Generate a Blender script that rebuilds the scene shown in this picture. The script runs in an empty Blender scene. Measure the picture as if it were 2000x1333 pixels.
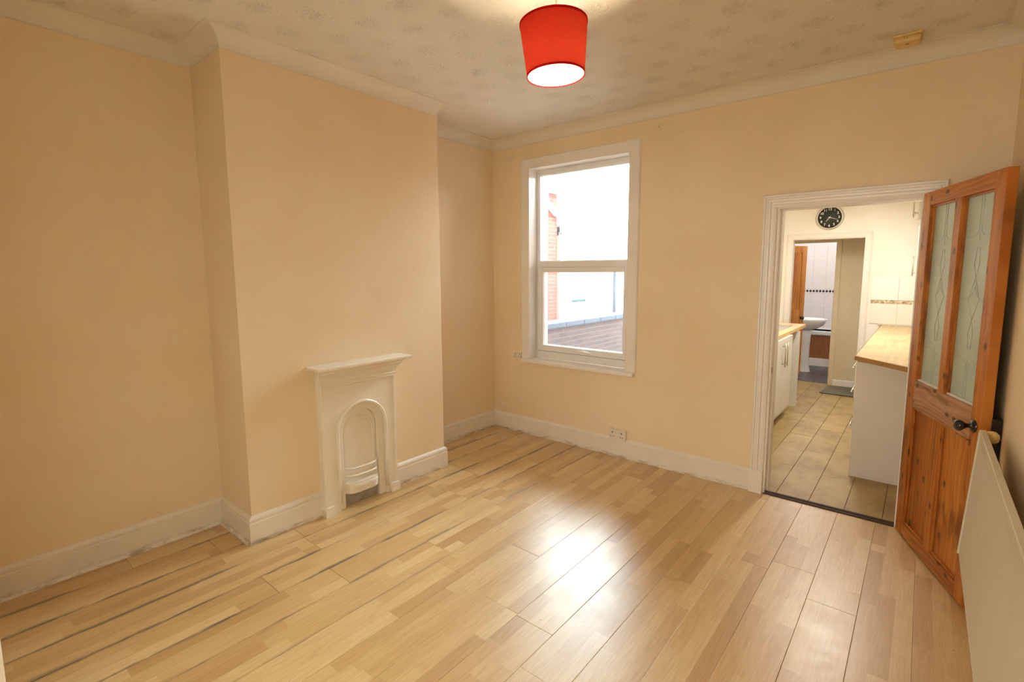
import bpy, bmesh, math, random
from mathutils import Vector, Matrix
random.seed(7)
SC = bpy.context.scene
COL = SC.collection

# ------------------------------------------------------------------ camera, world, exposure
yaw, pitch, roll = -0.6743, -0.1154, -0.0015
fw = Vector((math.sin(yaw)*math.cos(pitch), math.cos(yaw)*math.cos(pitch), math.sin(pitch)))
rt = Vector((math.cos(yaw), -math.sin(yaw), 0)); up = rt.cross(fw)
R_ = rt*math.cos(roll) + up*math.sin(roll); U_ = -rt*math.sin(roll) + up*math.cos(roll)
cd = bpy.data.cameras.new('camera'); cam = bpy.data.objects.new('camera', cd); COL.objects.link(cam)
M = Matrix((R_, U_, -fw)).transposed().to_4x4(); M.translation = (3.3649, -3.6713, 1.5601)
cam.matrix_world = M
cd.sensor_width = 36; cd.lens = 968.2856*36/2000; cd.shift_x = -0.01522; cd.shift_y = -0.01076; cd.clip_start = 0.02
SC.camera = cam
SC.view_settings.view_transform = 'Standard'; SC.view_settings.look = 'None'
SC.view_settings.gamma = 1; SC.view_settings.use_curve_mapping = False
SC.view_settings.exposure = 0.0
SC.cycles.use_denoising = True
SC.cycles.max_bounces = 10; SC.cycles.diffuse_bounces = 6; SC.cycles.sample_clamp_indirect = 8
W = bpy.data.worlds.new('sky'); SC.world = W; W.use_nodes = True
bg = W.node_tree.nodes['Background']; bg.inputs[0].default_value = (0.80, 0.95, 1.0, 1); bg.inputs[1].default_value = 28.0

def light(name, kind, loc, power, color, size=None, size_y=None, rot=(0, 0, 0), portal=False, spread=None):
    l = bpy.data.lights.new(name, kind); o = bpy.data.objects.new(name, l); COL.objects.link(o)
    o.location = loc; o.rotation_euler = rot; l.energy = power; l.color = color
    if kind == 'AREA':
        l.shape = 'RECTANGLE'; l.size = size; l.size_y = size_y or size
        if portal: l.cycles.is_portal = True
        if spread: l.spread = spread
    elif size: l.shadow_soft_size = size
    return o
light('window_portal', 'AREA', (0.95, 0.26, 1.65), 1, (1, 1, 1), 1.0, 1.75, (-math.pi/2, 0, 0), True)
# added fill lamp, unseen behind the camera, to brighten the back wall
light('front_fill', 'AREA', (2.5, -6.9, 1.5), 50, (1.0, 0.98, 0.90), 1.6, 1.3, (math.pi/2, 0, 0))

# ------------------------------------------------------------------ materials
def lin(r, g, b):
    f = lambda c: (c/255)/12.92 if c/255 <= 0.04045 else ((c/255+0.055)/1.055)**2.4
    return (f(r), f(g), f(b), 1)
class NT:
    def __init__(s, name):
        s.m = bpy.data.materials.new(name); s.m.use_nodes = True; s.t = s.m.node_tree
        s.b = s.t.nodes['Principled BSDF']; s.out = s.t.nodes['Material Output']
    def n(s, typ, **kw):
        x = s.t.nodes.new(typ)
        for k, v in kw.items():
            if k == 'op': x.operation = v
            elif hasattr(x, k): setattr(x, k, v)
        return x
    def l(s, a, b): s.t.links.new(a, b)
    def inp(s, x, i, v):
        if hasattr(v, 'is_output') or isinstance(v, bpy.types.NodeSocket): s.l(v, x.inputs[i])
        else: x.inputs[i].default_value = v
    def math(s, op, a, b=0.0, c=0.0):
        x = s.n('ShaderNodeMath', op=op); s.inp(x, 0, a); s.inp(x, 1, b); s.inp(x, 2, c); return x.outputs[0]
    def coord(s, kind='Object'):
        return s.n('ShaderNodeTexCoord').outputs[kind]
    def pos(s): return s.n('ShaderNodeNewGeometry').outputs['Position']
    def sep(s, v): x = s.n('ShaderNodeSeparateXYZ'); s.l(v, x.inputs[0]); return x.outputs
    def comb(s, a, b, c): x = s.n('ShaderNodeCombineXYZ'); s.inp(x, 0, a); s.inp(x, 1, b); s.inp(x, 2, c); return x.outputs[0]
    def noise(s, v, scale, detail=3, rough=.5):
        x = s.n('ShaderNodeTexNoise'); s.l(v, x.inputs['Vector']); x.inputs['Scale'].default_value = scale
        x.inputs['Detail'].default_value = detail; x.inputs['Roughness'].default_value = rough; return x.outputs['Fac']
    def mapping(s, v, sc): x = s.n('ShaderNodeMapping'); s.l(v, x.inputs[0]); x.inputs['Scale'].default_value = sc; return x.outputs[0]
    def ramp(s, f, stops):
        x = s.n('ShaderNodeValToRGB'); s.l(f, x.inputs[0]); e = x.color_ramp.elements
        while len(e) < len(stops): e.new(.5)
        for q, (p, c) in zip(e, stops): q.position = p; q.color = c if hasattr(c, '__len__') else (c, c, c, 1)
        return x.outputs[0]
    def mix(s, f, a, b, mode='MIX'):
        x = s.n('ShaderNodeMix', data_type='RGBA', blend_type=mode); s.inp(x, 0, f); s.inp(x, 6, a); s.inp(x, 7, b); return x.outputs[2]
    def bump(s, h, strength=.3, dist=.01):
        x = s.n('ShaderNodeBump'); x.inputs['Strength'].default_value = strength; x.inputs['Distance'].default_value = dist
        s.l(h, x.inputs['Height']); s.l(x.outputs[0], s.b.inputs['Normal']); return x
    def set(s, **kw):
        nm = dict(col='Base Color', rough='Roughness', metal='Metallic', spec='Specular IOR Level', coat='Coat Weight', coatr='Coat Roughness',
                  trans='Transmission Weight', emis='Emission Color', es='Emission Strength', sheen='Sheen Weight', ior='IOR')
        for k, v in kw.items(): s.inp(s.b, nm[k], v)
        return s

def plain(name, rgb, rough=.5, var=.06, scale=8, bump=0.0, bscale=60, **kw):
    t = NT(name); c = lin(*rgb); p = t.coord()
    n = t.noise(p, scale, 4)
    d = tuple(x*(1-var) for x in c[:3])+(1,); b = tuple(min(1, x*(1+var)) for x in c[:3])+(1,)
    t.set(col=t.ramp(n, [(.3, d), (.7, b)]), rough=rough, **kw)
    if bump: t.bump(t.noise(p, bscale, 3), bump, .004)
    return t.m

def mat_wall(name, rgb, stain=.5):
    t = NT(name); p = t.pos(); c = lin(*rgb)
    big = t.noise(p, 1.3, 4, .6); fine = t.noise(p, 45, 3)
    dark = tuple(x*y for x, y in zip(c[:3], (.95, .91, .82)))+(1,)
    col = t.ramp(big, [(.3, dark), (.62, c)])
    sp = t.noise(p, 9, 6, .7)   # small scuffs
    f = t.ramp(sp, [(.70, 0), (.80, stain)])
    col = t.mix(f, col, lin(rgb[0]*.80, rgb[1]*.76, rgb[2]*.68))
    t.set(col=col, rough=.62, spec=.3)
    v = t.n('ShaderNodeTexVoronoi'); t.l(p, v.inputs['Vector']); v.inputs['Scale'].default_value = 160
    h = t.math('ADD', t.math('MULTIPLY', fine, .8), t.math('MULTIPLY', v.outputs['Distance'], .5))
    h = t.math('ADD', h, t.math('MULTIPLY', t.noise(p, 6, 2), 2.0))
    t.bump(h, .075, .01)
    return t.m

def mat_ceiling():      # embossed floral paper painted white
    t = NT('embossed_ceiling_paper'); p = t.pos(); x, y, z = t.sep(p)
    SX, SY = .27, .20
    iy = t.math('FLOOR', t.math('DIVIDE', y, SY))
    xo = t.math('ADD', t.math('DIVIDE', x, SX), t.math('MULTIPLY', t.math('MODULO', t.math('ABSOLUTE', iy), 2.0), .5))
    fx = t.math('SUBTRACT', t.math('FRACT', xo), .5); fy = t.math('SUBTRACT', t.math('FRACT', t.math('DIVIDE', y, SY)), .5)
    fx = t.math('MULTIPLY', fx, SX); fy = t.math('MULTIPLY', fy, SY)
    r = t.math('SQRT', t.math('ADD', t.math('MULTIPLY', fx, fx), t.math('MULTIPLY', fy, fy)))
    ang = t.math('ARCTAN2', fy, fx)
    pet = t.math('MULTIPLY', t.math('SINE', t.math('ADD', t.math('MULTIPLY', ang, 6), t.math('MULTIPLY', r, 130))), .012)
    m = t.ramp(t.math('ADD', r, pet), [(.035, 1), (.085, 0)])
    rings = t.math('ADD', t.math('MULTIPLY', t.math('SINE', t.math('MULTIPLY', t.math('ADD', r, pet), 300)), .35), t.math('MULTIPLY', t.noise(p, 75, 4), 1.1))
    h = t.math('ADD', t.math('MULTIPLY', m, rings), t.math('MULTIPLY', t.noise(p, 130, 3), .12))
    c1, c2 = lin(236, 230, 220), lin(228, 220, 206)
    t.set(col=t.ramp(t.noise(p, 1.1, 3), [(.3, c2), (.65, c1)]), rough=.7, spec=.25)
    t.bump(h, .68, .0065)
    return t.m

def mat_paint(name='white_gloss_paint', rgb=(244, 238, 230), rough=.28):
    t = NT(name); p = t.pos()
    c = lin(*rgb); d = tuple(x*.95 for x in c[:3])+(1,)
    col = t.ramp(t.noise(p, 5, 4, .6), [(.3, d), (.6, c)])
    chips = t.ramp(t.noise(p, 33, 5, .75), [(.79, 0), (.80, .4)])
    col = t.mix(chips, col, lin(120, 92, 66))
    t.set(col=col, rough=rough, spec=.5)
    return t.m

def mat_skirting():     # painted board, scuffed and dirty just above the floor
    t = NT('scuffed_white_gloss'); p = t.pos(); x, y, z = t.sep(p)
    c = lin(240, 232, 220); d = tuple(q*.92 for q in c[:3])+(1,)
    col = t.ramp(t.noise(p, 4, 4, .6), [(.3, d), (.6, c)])
    low = t.ramp(z, [(.0, 1), (.035, 0)])
    dirt = t.ramp(t.noise(t.mapping(p, (3, 3, 14)), 3.0, 5, .7), [(.45, 0), (.62, 1)])
    col = t.mix(t.math('MULTIPLY', t.math('MULTIPLY', low, dirt), .75), col, lin(92, 66, 44))
    chips = t.ramp(t.noise(p, 27, 5, .75), [(.72, 0), (.75, .6)])
    col = t.mix(chips, col, lin(150, 120, 88))
    t.set(col=col, rough=.3); t.bump(t.noise(p, 18, 3), .12, .006)
    return t.m

def mat_laminate():     # three-strip oak effect: every board carries three rows of printed staves
    t = NT('oak_strip_laminate'); oc = t.coord(); x, y, z = t.sep(oc)
    rnd = t.n('ShaderNodeObjectInfo').outputs['Random']
    sw = .203/3
    ix = t.math('FLOOR', t.math('DIVIDE', x, sw))
    seed = t.math('ADD', ix, t.math('MULTIPLY', rnd, 91))
    wn = t.n('ShaderNodeTexWhiteNoise', noise_dimensions='1D'); t.l(seed, wn.inputs['W'])
    yy = t.math('ADD', t.math('DIVIDE', y, .62), t.math('MULTIPLY', wn.outputs['Value'], 3.0))
    iy = t.math('FLOOR', yy)
    wn2 = t.n('ShaderNodeTexWhiteNoise', noise_dimensions='2D'); t.l(t.comb(seed, iy, 0), wn2.inputs['Vector'])
    r2 = wn2.outputs['Value']
    base = t.ramp(r2, [(0, lin(192, 154, 102)), (.3, lin(205, 170, 116)), (.6, lin(213, 181, 128)), (1, lin(221, 193, 142))])
    off = t.math('MULTIPLY', r2, 37)
    gv = t.comb(t.math('ADD', t.math('MULTIPLY', x, 1.0), off), t.math('ADD', t.math('MULTIPLY', y, .07), off), off)
    warp = t.noise(t.comb(t.math('ADD', t.math('MULTIPLY', x, 11), off), t.math('ADD', t.math('MULTIPLY', y, 1.3), off), 0), 1.0, 1)
    ring = t.math('SINE', t.math('ADD', t.math('MULTIPLY', x, 170), t.math('MULTIPLY', warp, 42)))
    fib = t.noise(gv, 130, 3, .6)
    g = t.math('ADD', t.math('MULTIPLY', ring, .045), fib)
    gcol = t.ramp(g, [(.34, (.80, .72, .62, 1)), (.60, (1, 1, 1, 1))])
    col = t.mix(.6, base, gcol, 'MULTIPLY')
    # staves' own edge lines
    # wear: grey dirt worked into the board edges in the old traffic area by the chimney breast
    P = t.pos(); px, py, pz = t.sep(P)
    bx = t.math('MODULO', t.math('ADD', t.math('SUBTRACT', px, 3.43), 8.12), .203)
    ex = t.math('MINIMUM', bx, t.math('SUBTRACT', .203, bx))
    n1 = t.noise(t.mapping(P, (6, 1.1, 1)), 2.2, 5, .7)
    area = t.ramp(px, [(.35, 1), (.95, .0)])
    area = t.ramp(t.math('DIVIDE', px, 2), [(.50, 1), (.80, 0)])
    reach = t.math('MULTIPLY', t.ramp(n1, [(.42, 0), (.72, 1)]), .035)
    edge = t.math('SUBTRACT', 1.0, t.math('DIVIDE', ex, t.math('ADD', reach, .0025)))
    edge = t.math('MAXIMUM', edge, 0.0)
    dirt = t.math('MULTIPLY', t.math('MULTIPLY', edge, area), t.ramp(n1, [(.40, 0), (.55, .85)]))
    col = t.mix(dirt, col, lin(84, 74, 74))
    spots = t.ramp(t.noise(P, 38, 2), [(.775, 0), (.79, .8)])
    col = t.mix(spots, col, lin(96, 66, 40))
    sm = t.noise(P, 3.2, 5, .65)
    rough = t.ramp(sm, [(.3, .29), (.7, .41)])
    rough = t.math('ADD', rough, t.math('MULTIPLY', t.ramp(t.noise(P, 14, 5, .7), [(.5, 0), (.66, 1)]), .07))
    t.set(col=col, rough=rough, spec=.6, coat=.75, coatr=.33)
    h = t.math('ADD', t.math('MULTIPLY', t.noise(P, 7, 2), 1.0), t.math('MULTIPLY', fib, .06))
    t.bump(h, .06, .01)
    return t.m

def mat_vinyl():
    t = NT('stone_effect_vinyl'); P = t.pos(); rnd = t.n('ShaderNodeObjectInfo').outputs['Random']
    n = t.noise(P, 3.5, 6, .65)
    v = t.mapping(P, (1, .35, 1)); n2 = t.noise(v, 16, 4)
    f = t.math('ADD', t.math('MULTIPLY', n, .7), t.math('ADD', t.math('MULTIPLY', n2, .25), t.math('MULTIPLY', rnd, .12)))
    col = t.ramp(f, [(.32, lin(126, 104, 66)), (.55, lin(168, 142, 90)), (.72, lin(184, 160, 106))])
    t.set(col=col, rough=.42); t.bump(n2, .1, .004)
    return t.m

def mat_pine(name, axis, c1, c2, c3, knots=True):
    t = NT(name); p = t.coord()
    off = t.n('ShaderNodeObjectInfo').outputs['Random']
    x, y, z = t.sep(p); o10 = t.math('MULTIPLY', off, 40)
    a, b = (x, z) if axis == 'z' else (z, x)       # a across the grain, b along it
    kv = t.n('ShaderNodeTexVoronoi', voronoi_dimensions='2D'); t.l(t.comb(t.math('ADD', t.math('MULTIPLY', a, 7.5), o10), t.math('ADD', t.math('MULTIPLY', b, 4.2), o10), 0), kv.inputs['Vector'])
    kv.inputs['Scale'].default_value = 1; kv.inputs['Randomness'].default_value = 1
    kd = kv.outputs['Distance']
    bend = t.math('DIVIDE', .05, t.math('ADD', kd, .12))
    w = t.noise(t.comb(t.math('ADD', t.math('MULTIPLY', a, 5), o10), t.math('MULTIPLY', b, .7), o10), 1.0, 3)
    g = t.math('SINE', t.math('ADD', t.math('MULTIPLY', t.math('ADD', a, t.math('MULTIPLY', w, .30)), 170), t.math('MULTIPLY', bend, 22)))
    f = t.math('ADD', t.math('MULTIPLY', g, .07), t.math('ADD', t.math('MULTIPLY', w, .8), t.math('MULTIPLY', t.noise(t.comb(t.math('MULTIPLY', a, 90), t.math('MULTIPLY', b, 4), o10), 1, 3), .3)))
    col = t.ramp(f, [(.36, lin(*c1)), (.56, lin(*c2)), (.80, lin(*c3))])
    if knots:
        k = t.ramp(kd, [(.05, 1), (.11, 0)])
        col = t.mix(t.math('MULTIPLY', k, .85), col, lin(58, 26, 12))
        st = t.ramp(t.noise(t.comb(t.math('ADD', t.math('MULTIPLY', a, 14), o10), t.math('MULTIPLY', b, 3.0), o10), 1, 4, .6), [(.57, 0), (.70, .7)])
        col = t.mix(st, col, lin(92, 42, 14))
    t.set(col=col, rough=.38, spec=.45); t.bump(f, .08, .004)
    return t.m

def mat_brick(name, c1, c2, mortar, sc=1.0):
    t = NT(name); p = t.pos(); x, y, z = t.sep(p)
    b = t.n('ShaderNodeTexBrick'); t.l(t.comb(t.math('ADD', x, y), z, 0), b.inputs['Vector'])
    b.inputs['Scale'].default_value = 1; b.inputs['Brick Width'].default_value = .225; b.inputs['Row Height'].default_value = .075
    b.inputs['Mortar Size'].default_value = .006
    b.inputs['Color1'].default_value = lin(*c1); b.inputs['Color2'].default_value = lin(*c2); b.inputs['Mortar'].default_value = lin(*mortar)
    t.set(col=t.mix(.35, b.outputs['Color'], t.ramp(t.noise(p, 5, 5), [(.3, (.6, .6, .6, 1)), (.7, (1, 1, 1, 1))]), 'MULTIPLY'), rough=.9, spec=.2)
    t.bump(b.outputs['Fac'], -.5, .01)
    return t.m

def mat_glass(name, haze):       # pane with a translucent haze mixed in to imitate bloom from outdoors
    t = NT(name); p = t.pos()
    tr = t.n('ShaderNodeBsdfTransparent'); gl = t.n('ShaderNodeBsdfGlossy'); gl.inputs['Roughness'].default_value = .03
    tl = t.n('ShaderNodeBsdfTranslucent'); tl.inputs[0].default_value = (.95, .97, 1, 1)
    fr = t.n('ShaderNodeFresnel'); fr.inputs[0].default_value = 1.35
    st = t.noise(t.mapping(p, (9, 9, 1.2)), 3.0, 5, .65)
    hz = t.ramp(st, [(.35, haze*.8), (.7, haze*1.3)])
    m1 = t.n('ShaderNodeMixShader'); t.l(hz, m1.inputs[0]); t.l(tr.outputs[0], m1.inputs[1]); t.l(tl.outputs[0], m1.inputs[2])
    m2 = t.n('ShaderNodeMixShader'); t.l(fr.outputs[0], m2.inputs[0]); t.l(m1.outputs[0], m2.inputs[1]); t.l(gl.outputs[0], m2.inputs[2])
    t.l(m2.outputs[0], t.out.inputs[0]); return t.m

def mat_frosted():
    t = NT('frosted_glass'); p = t.coord()
    t.set(col=t.ramp(t.noise(p, 6, 4), [(.3, lin(188, 206, 196)), (.7, lin(204, 220, 208))]), rough=.32, spec=.6)
    t.inp(t.b, 'Transmission Weight', .1); t.inp(t.b, 'Roughness', .35)
    v = t.n('ShaderNodeTexVoronoi'); t.l(p, v.inputs['Vector']); v.inputs['Scale'].default_value = 90
    t.bump(v.outputs['Distance'], .25, .003); return t.m

def mat_lining():
    t = NT('white_shade_lining'); d = t.n('ShaderNodeBsdfDiffuse'); d.inputs[0].default_value = (.9, .88, .82, 1)
    tl = t.n('ShaderNodeBsdfTranslucent'); tl.inputs[0].default_value = (.9, .88, .82, 1)
    m = t.n('ShaderNodeMixShader'); m.inputs[0].default_value = .35
    t.l(d.outputs[0], m.inputs[1]); t.l(tl.outputs[0], m.inputs[2]); t.l(m.outputs[0], t.out.inputs[0]); return t.m

def mat_shade():
    t = NT('red_lampshade_fabric'); p = t.coord()
    wv = t.noise(t.mapping(p, (60, 60, 300)), 2, 3)
    c = t.ramp(wv, [(.3, lin(186, 14, 16)), (.7, lin(205, 22, 20))])
    d = t.n('ShaderNodeBsdfDiffuse'); t.l(c, d.inputs[0])
    tl = t.n('ShaderNodeBsdfTranslucent'); t.l(t.ramp(wv, [(.3, lin(238, 96, 62)), (.7, lin(246, 108, 72))]), tl.inputs[0])
    m = t.n('ShaderNodeMixShader'); m.inputs[0].default_value = .135
    t.l(d.outputs[0], m.inputs[1]); t.l(tl.outputs[0], m.inputs[2]); t.l(m.outputs[0], t.out.inputs[0]); return t.m

def mat_emit(name, col, s):
    t = NT(name); t.set(col=col, emis=col, es=s, rough=.4); return t.m

MT = dict(
    wall=mat_wall('peach_cream_emulsion', (242, 223, 193)), kwall=mat_wall('kitchen_cream_emulsion', (250, 248, 242), .10),
    lobby=mat_wall('lobby_emulsion', (232, 218, 190), .1), ceil=mat_ceiling(), paint=mat_paint(), skirt=mat_skirting(),
    cove=plain('coving_paint', (234, 226, 212), .6, .04, 3, .1), lam=mat_laminate(), vinyl=mat_vinyl(),
    pine_v=mat_pine('pine_stile', 'z', (138, 72, 20), (178, 104, 36), (206, 136, 58)),
    pine_h=mat_pine('pine_rail', 'x', (142, 76, 24), (184, 112, 44), (210, 142, 68)),
    pine_pale=mat_pine('sanded_pine_rail', 'x', (146, 98, 66), (184, 138, 104), (204, 164, 132)),
    pine_light=mat_pine('honey_pine', 'z', (178, 108, 40), (208, 140, 64), (224, 162, 86), False),
    upvc=plain('white_window_plastic', (240, 238, 236), .3, .02), gasket=plain('grey_gasket', (150, 146, 142), .6),
    glass=mat_glass('window_glass', .010), glass2=mat_glass('bloom_haze_glass', .017), frost=mat_frosted(),
    lead=plain('lead_came', (200, 208, 198), .4, .05, 20), iron=mat_paint('painted_cast_iron', (246, 238, 224), .13),
    ash=plain('grey_hearth_back', (168, 160, 148), .9, .2, 14, .4), white_plastic=plain('white_plastic', (232, 224, 208), .35, .03),
    dark=plain('dark_slot', (40, 34, 30), .6), black=plain('black_iron', (12, 12, 13), .22, .2, 20, coat=.5),
    cream_plastic=plain('aged_cream_plastic', (226, 196, 130), .45, .08, 20), radiator=mat_paint('radiator_enamel', (214, 206, 186), .32),
    subfloor=plain('dark_subfloor', (44, 32, 24), .9), thr=plain('dark_bronze_strip', (66, 44, 30), .75, .15, 20),
    shade=mat_shade(), lining=mat_lining(), bulb=mat_emit('bulb_glow', (1, .93, .80, 1), 60),
    cord=plain('pale_cord', (214, 196, 160), .6), oakedge=plain('worktop_edge', (170, 128, 76), .5, .08, 14),
    unit=plain('white_kitchen_gloss', (232, 228, 218), .3, .02), unit2=plain('cabinet_side_white', (226, 219, 212), .55, .02),
    steel=plain('brushed_steel', (196, 188, 172), .3, .05, 30, metal=.9), sink=plain('sink_steel', (214, 214, 212), .22, .03, 30, metal=.9),
    clockface=plain('clock_face_black', (46, 48, 46), .5, .05), clockrim=plain('brushed_clock_rim', (206, 202, 190), .3, .04, metal=.5), clockwhite=plain('clock_white', (240, 240, 232), .5, .01),
    tile=plain('white_wall_tile', (240, 236, 226), .18, .02), tile2=plain('bathroom_tile', (226, 222, 220), .15, .03),
    grout=plain('grout', (216, 208, 192), .8), diamond=plain('dark_diamond_tile', (44, 40, 46), .2),
    slate=plain('dark_floor_tile', (86, 82, 84), .35, .12, 5), porcelain=plain('white_porcelain', (238, 242, 244), .12, .01),
    mat_rug=plain('grey_doormat', (122, 120, 104), .95, .15, 40, .6, 200),
    brick=mat_brick('red_brick', (124, 58, 44), (108, 48, 38), (106, 84, 74)), brick2=mat_brick('brown_yard_brick', (72, 50, 44), (58, 42, 40), (78, 70, 66)),
    render=plain('cream_painted_brick', (200, 180, 162), .8, .03, 3, .2, 14), coping=plain('blue_grey_coping', (34, 42, 56), .8, .2, 6, .3),
    pvc=plain('white_rainwater_plastic', (250, 250, 250), .4, .01), concrete=plain('yard_concrete', (168, 164, 158), .9, .15, 3),
    dglass=plain('dark_window_glass', (26, 44, 50), .1, .2, 4), slateroof=plain('grey_roof_slate', (150, 150, 158), .7, .15, 5),
)
def mat_worktop(name, a, b, c):
    t = NT(name); p = t.pos(); v = t.mapping(p, (14, 1.6, 1))
    f = t.math('ADD', t.math('MULTIPLY', t.noise(v, 2.0, 4), .6), t.math('MULTIPLY', t.noise(p, 6, 4), .4))
    t.set(col=t.ramp(f, [(.35, lin(*a)), (.5, lin(*b)), (.65, lin(*c))]), rough=.38); return t.m
MT['worktop'] = mat_worktop('beech_effect_worktop', (196, 168, 122), (214, 188, 140), (224, 200, 156))
MT['worktop2'] = mat_worktop('butcher_block_worktop', (208, 164, 104), (222, 184, 128), (232, 200, 150))
def mat_mosaic():
    t = NT('mosaic_border'); v = t.n('ShaderNodeTexVoronoi'); t.l(t.pos(), v.inputs['Vector']); v.inputs['Scale'].default_value = 60
    t.set(col=t.ramp(t.sep(v.outputs['Color'])[0], [(0, lin(136, 108, 72)), (.5, lin(196, 176, 138)), (1, lin(232, 222, 196))]), rough=.3); return t.m
MT['mosaic'] = mat_mosaic()
def mat_bathpanel():
    t = NT('brown_bath_panel'); p = t.pos(); x, y, z = t.sep(p)
    g = t.math('SINE', t.math('MULTIPLY', x, 260))
    t.set(col=t.ramp(t.math('ADD', t.math('MULTIPLY', g, .15), t.noise(t.mapping(p, (30, 30, 3)), 2, 4)), [(.3, lin(128, 78, 44)), (.7, lin(168, 112, 70))]), rough=.35); return t.m
MT['bathpanel'] = mat_bathpanel()

# ------------------------------------------------------------------ geometry helpers
class B:
    def __init__(s): s.bm = bmesh.new()
    def box(s, x0, x1, y0, y1, z0, z1, bev=0.0, mtx=None):
        g = bmesh.ops.create_cube(s.bm, size=1); vs = g['verts']
        for v in vs: v.co = Vector(((x0+x1)/2+v.co.x*(x1-x0), (y0+y1)/2+v.co.y*(y1-y0), (z0+z1)/2+v.co.z*(z1-z0)))
        if bev:
            es = list({e for v in vs for e in v.link_edges})
            r = bmesh.ops.bevel(s.bm, geom=es, offset=bev, segments=2, profile=.6, affect='EDGES'); vs = list({v for f in r['faces'] for v in f.verts} | {v for v in vs if v.is_valid})
        if mtx:
            for v in vs: v.co = mtx @ v.co
        return s
    def cyl(s, p0, p1, r0, r1=None, n=20, caps=True):
        p0, p1 = Vector(p0), Vector(p1); r1 = r0 if r1 is None else r1
        d = (p1-p0); q = d.to_track_quat('Z', 'Y').to_matrix()
        ra = [s.bm.verts.new(p0+q@Vector((math.cos(a)*r0, math.sin(a)*r0, 0))) for a in [2*math.pi*i/n for i in range(n)]]
        rb = [s.bm.verts.new(p1+q@Vector((math.cos(a)*r1, math.sin(a)*r1, 0))) for a in [2*math.pi*i/n for i in range(n)]]
        for i in range(n): s.bm.faces.new((ra[i], ra[(i+1)%n], rb[(i+1)%n], rb[i])).smooth = True
        if caps: s.bm.faces.new(ra[::-1]); s.bm.faces.new(rb)
        return s
    def tube(s, pts, r, n=12):
        pts = [Vector(p) for p in pts]; rings = []
        for i, p in enumerate(pts):
            d = (pts[min(i+1, len(pts)-1)]-pts[max(i-1, 0)]).normalized(); q = d.to_track_quat('Z', 'Y').to_matrix()
            rr = r[i] if hasattr(r, '__len__') else r
            rings.append([s.bm.verts.new(p+q@Vector((math.cos(a)*rr, math.sin(a)*rr, 0))) for a in [2*math.pi*k/n for k in range(n)]])
        for a, b in zip(rings, rings[1:]):
            for k in range(n): s.bm.faces.new((a[k], a[(k+1)%n], b[(k+1)%n], b[k])).smooth = True
        s.bm.faces.new(rings[0][::-1]); s.bm.faces.new(rings[-1]); return s
    def lathe(s, prof, center=(0, 0, 0), axis=(0, 0, 1), n=40, sx=1, sy=1):
        q = Vector(axis).to_track_quat('Z', 'Y').to_matrix() if axis != (0, 0, 1) else Matrix.Identity(3); c = Vector(center); rings = []
        for r, h in prof:
            if r < 1e-5: rings.append([s.bm.verts.new(c+q@Vector((0, 0, h)))])
            else: rings.append([s.bm.verts.new(c+q@Vector((math.cos(a)*r*sx, math.sin(a)*r*sy, h))) for a in [2*math.pi*k/n for k in range(n)]])
        for a, b in zip(rings, rings[1:]):
            for k in range(n):
                k2 = (k+1) % n
                if len(a) == 1 and len(b) == 1: continue
                if len(a) == 1: f = (a[0], b[k2], b[k])
                elif len(b) == 1: f = (a[k], a[k2], b[0])
                else: f = (a[k], a[k2], b[k2], b[k])
                s.bm.faces.new(f).smooth = True
        return s
    def prism(s, poly, mp, h0, h1):     # poly in 2D, mp(a,b,h) -> 3D
        a = [s.bm.verts.new(mp(x, y, h0)) for x, y in poly]; b = [s.bm.verts.new(mp(x, y, h1)) for x, y in poly]; n = len(poly)
        s.bm.faces.new(a[::-1]); s.bm.faces.new(b)
        for i in range(n): s.bm.faces.new((a[i], a[(i+1)%n], b[(i+1)%n], b[i]))
        return s
    def sweep(s, path, prof, mp, closed=False, side=1, smooth=False):
        """path: 2D points; prof: (offset to the side, height) pairs; mp(a,b,h)->3D"""
        n = len(path); P = [Vector(p) for p in path]; rings = []
        for i in range(n):
            dirs = []
            if i > 0 or closed: dirs.append((P[i]-P[i-1]).normalized())
            if i < n-1 or closed: dirs.append((P[(i+1) % n]-P[i]).normalized())
            ns = [Vector((-d.y, d.x))*side for d in dirs]
            m = ns[0] if len(ns) == 1 else (ns[0]+ns[1])/(1+ns[0].dot(ns[1]))
            rings.append([s.bm.verts.new(mp(P[i].x+m.x*o, P[i].y+m.y*o, h)) for o, h in prof])
        k = len(prof); rr = list(zip(rings, rings[1:])) + ([(rings[-1], rings[0])] if closed else [])
        for a, b in rr:
            for j in range(k):
                f = s.bm.faces.new((a[j], a[(j+1)%k], b[(j+1)%k], b[j])); f.smooth = smooth
        if not closed: s.bm.faces.new(rings[0][::-1]); s.bm.faces.new(rings[-1])
        return s
    def mesh(s, name, mat):
        bmesh.ops.recalc_face_normals(s.bm, faces=s.bm.faces)
        me = bpy.data.meshes.new(name); s.bm.to_mesh(me); s.bm.free()
        if mat: me.materials.append(MT[mat] if isinstance(mat, str) else mat)
        return me
    def obj(s, name, mat, parent=None, loc=None, label=None):
        o = bpy.data.objects.new(name, s.mesh(name, mat)); COL.objects.link(o)
        if loc: o.location = loc
        if parent: o.parent = parent
        if label: o['label'] = label
        return o
def link(name, me, parent=None, loc=(0, 0, 0)):
    o = bpy.data.objects.new(name, me); COL.objects.link(o); o.location = loc
    if parent: o.parent = parent
    return o
def tag(o, label=None, cat=None, group=None, kind=None):
    if label: o['label'] = label
    if cat: o['category'] = cat
    if group: o['group'] = group
    if kind: o['kind'] = kind
    return o
def struct(o, label=None, cat=None): return tag(o, label, cat, None, 'structure')
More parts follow.
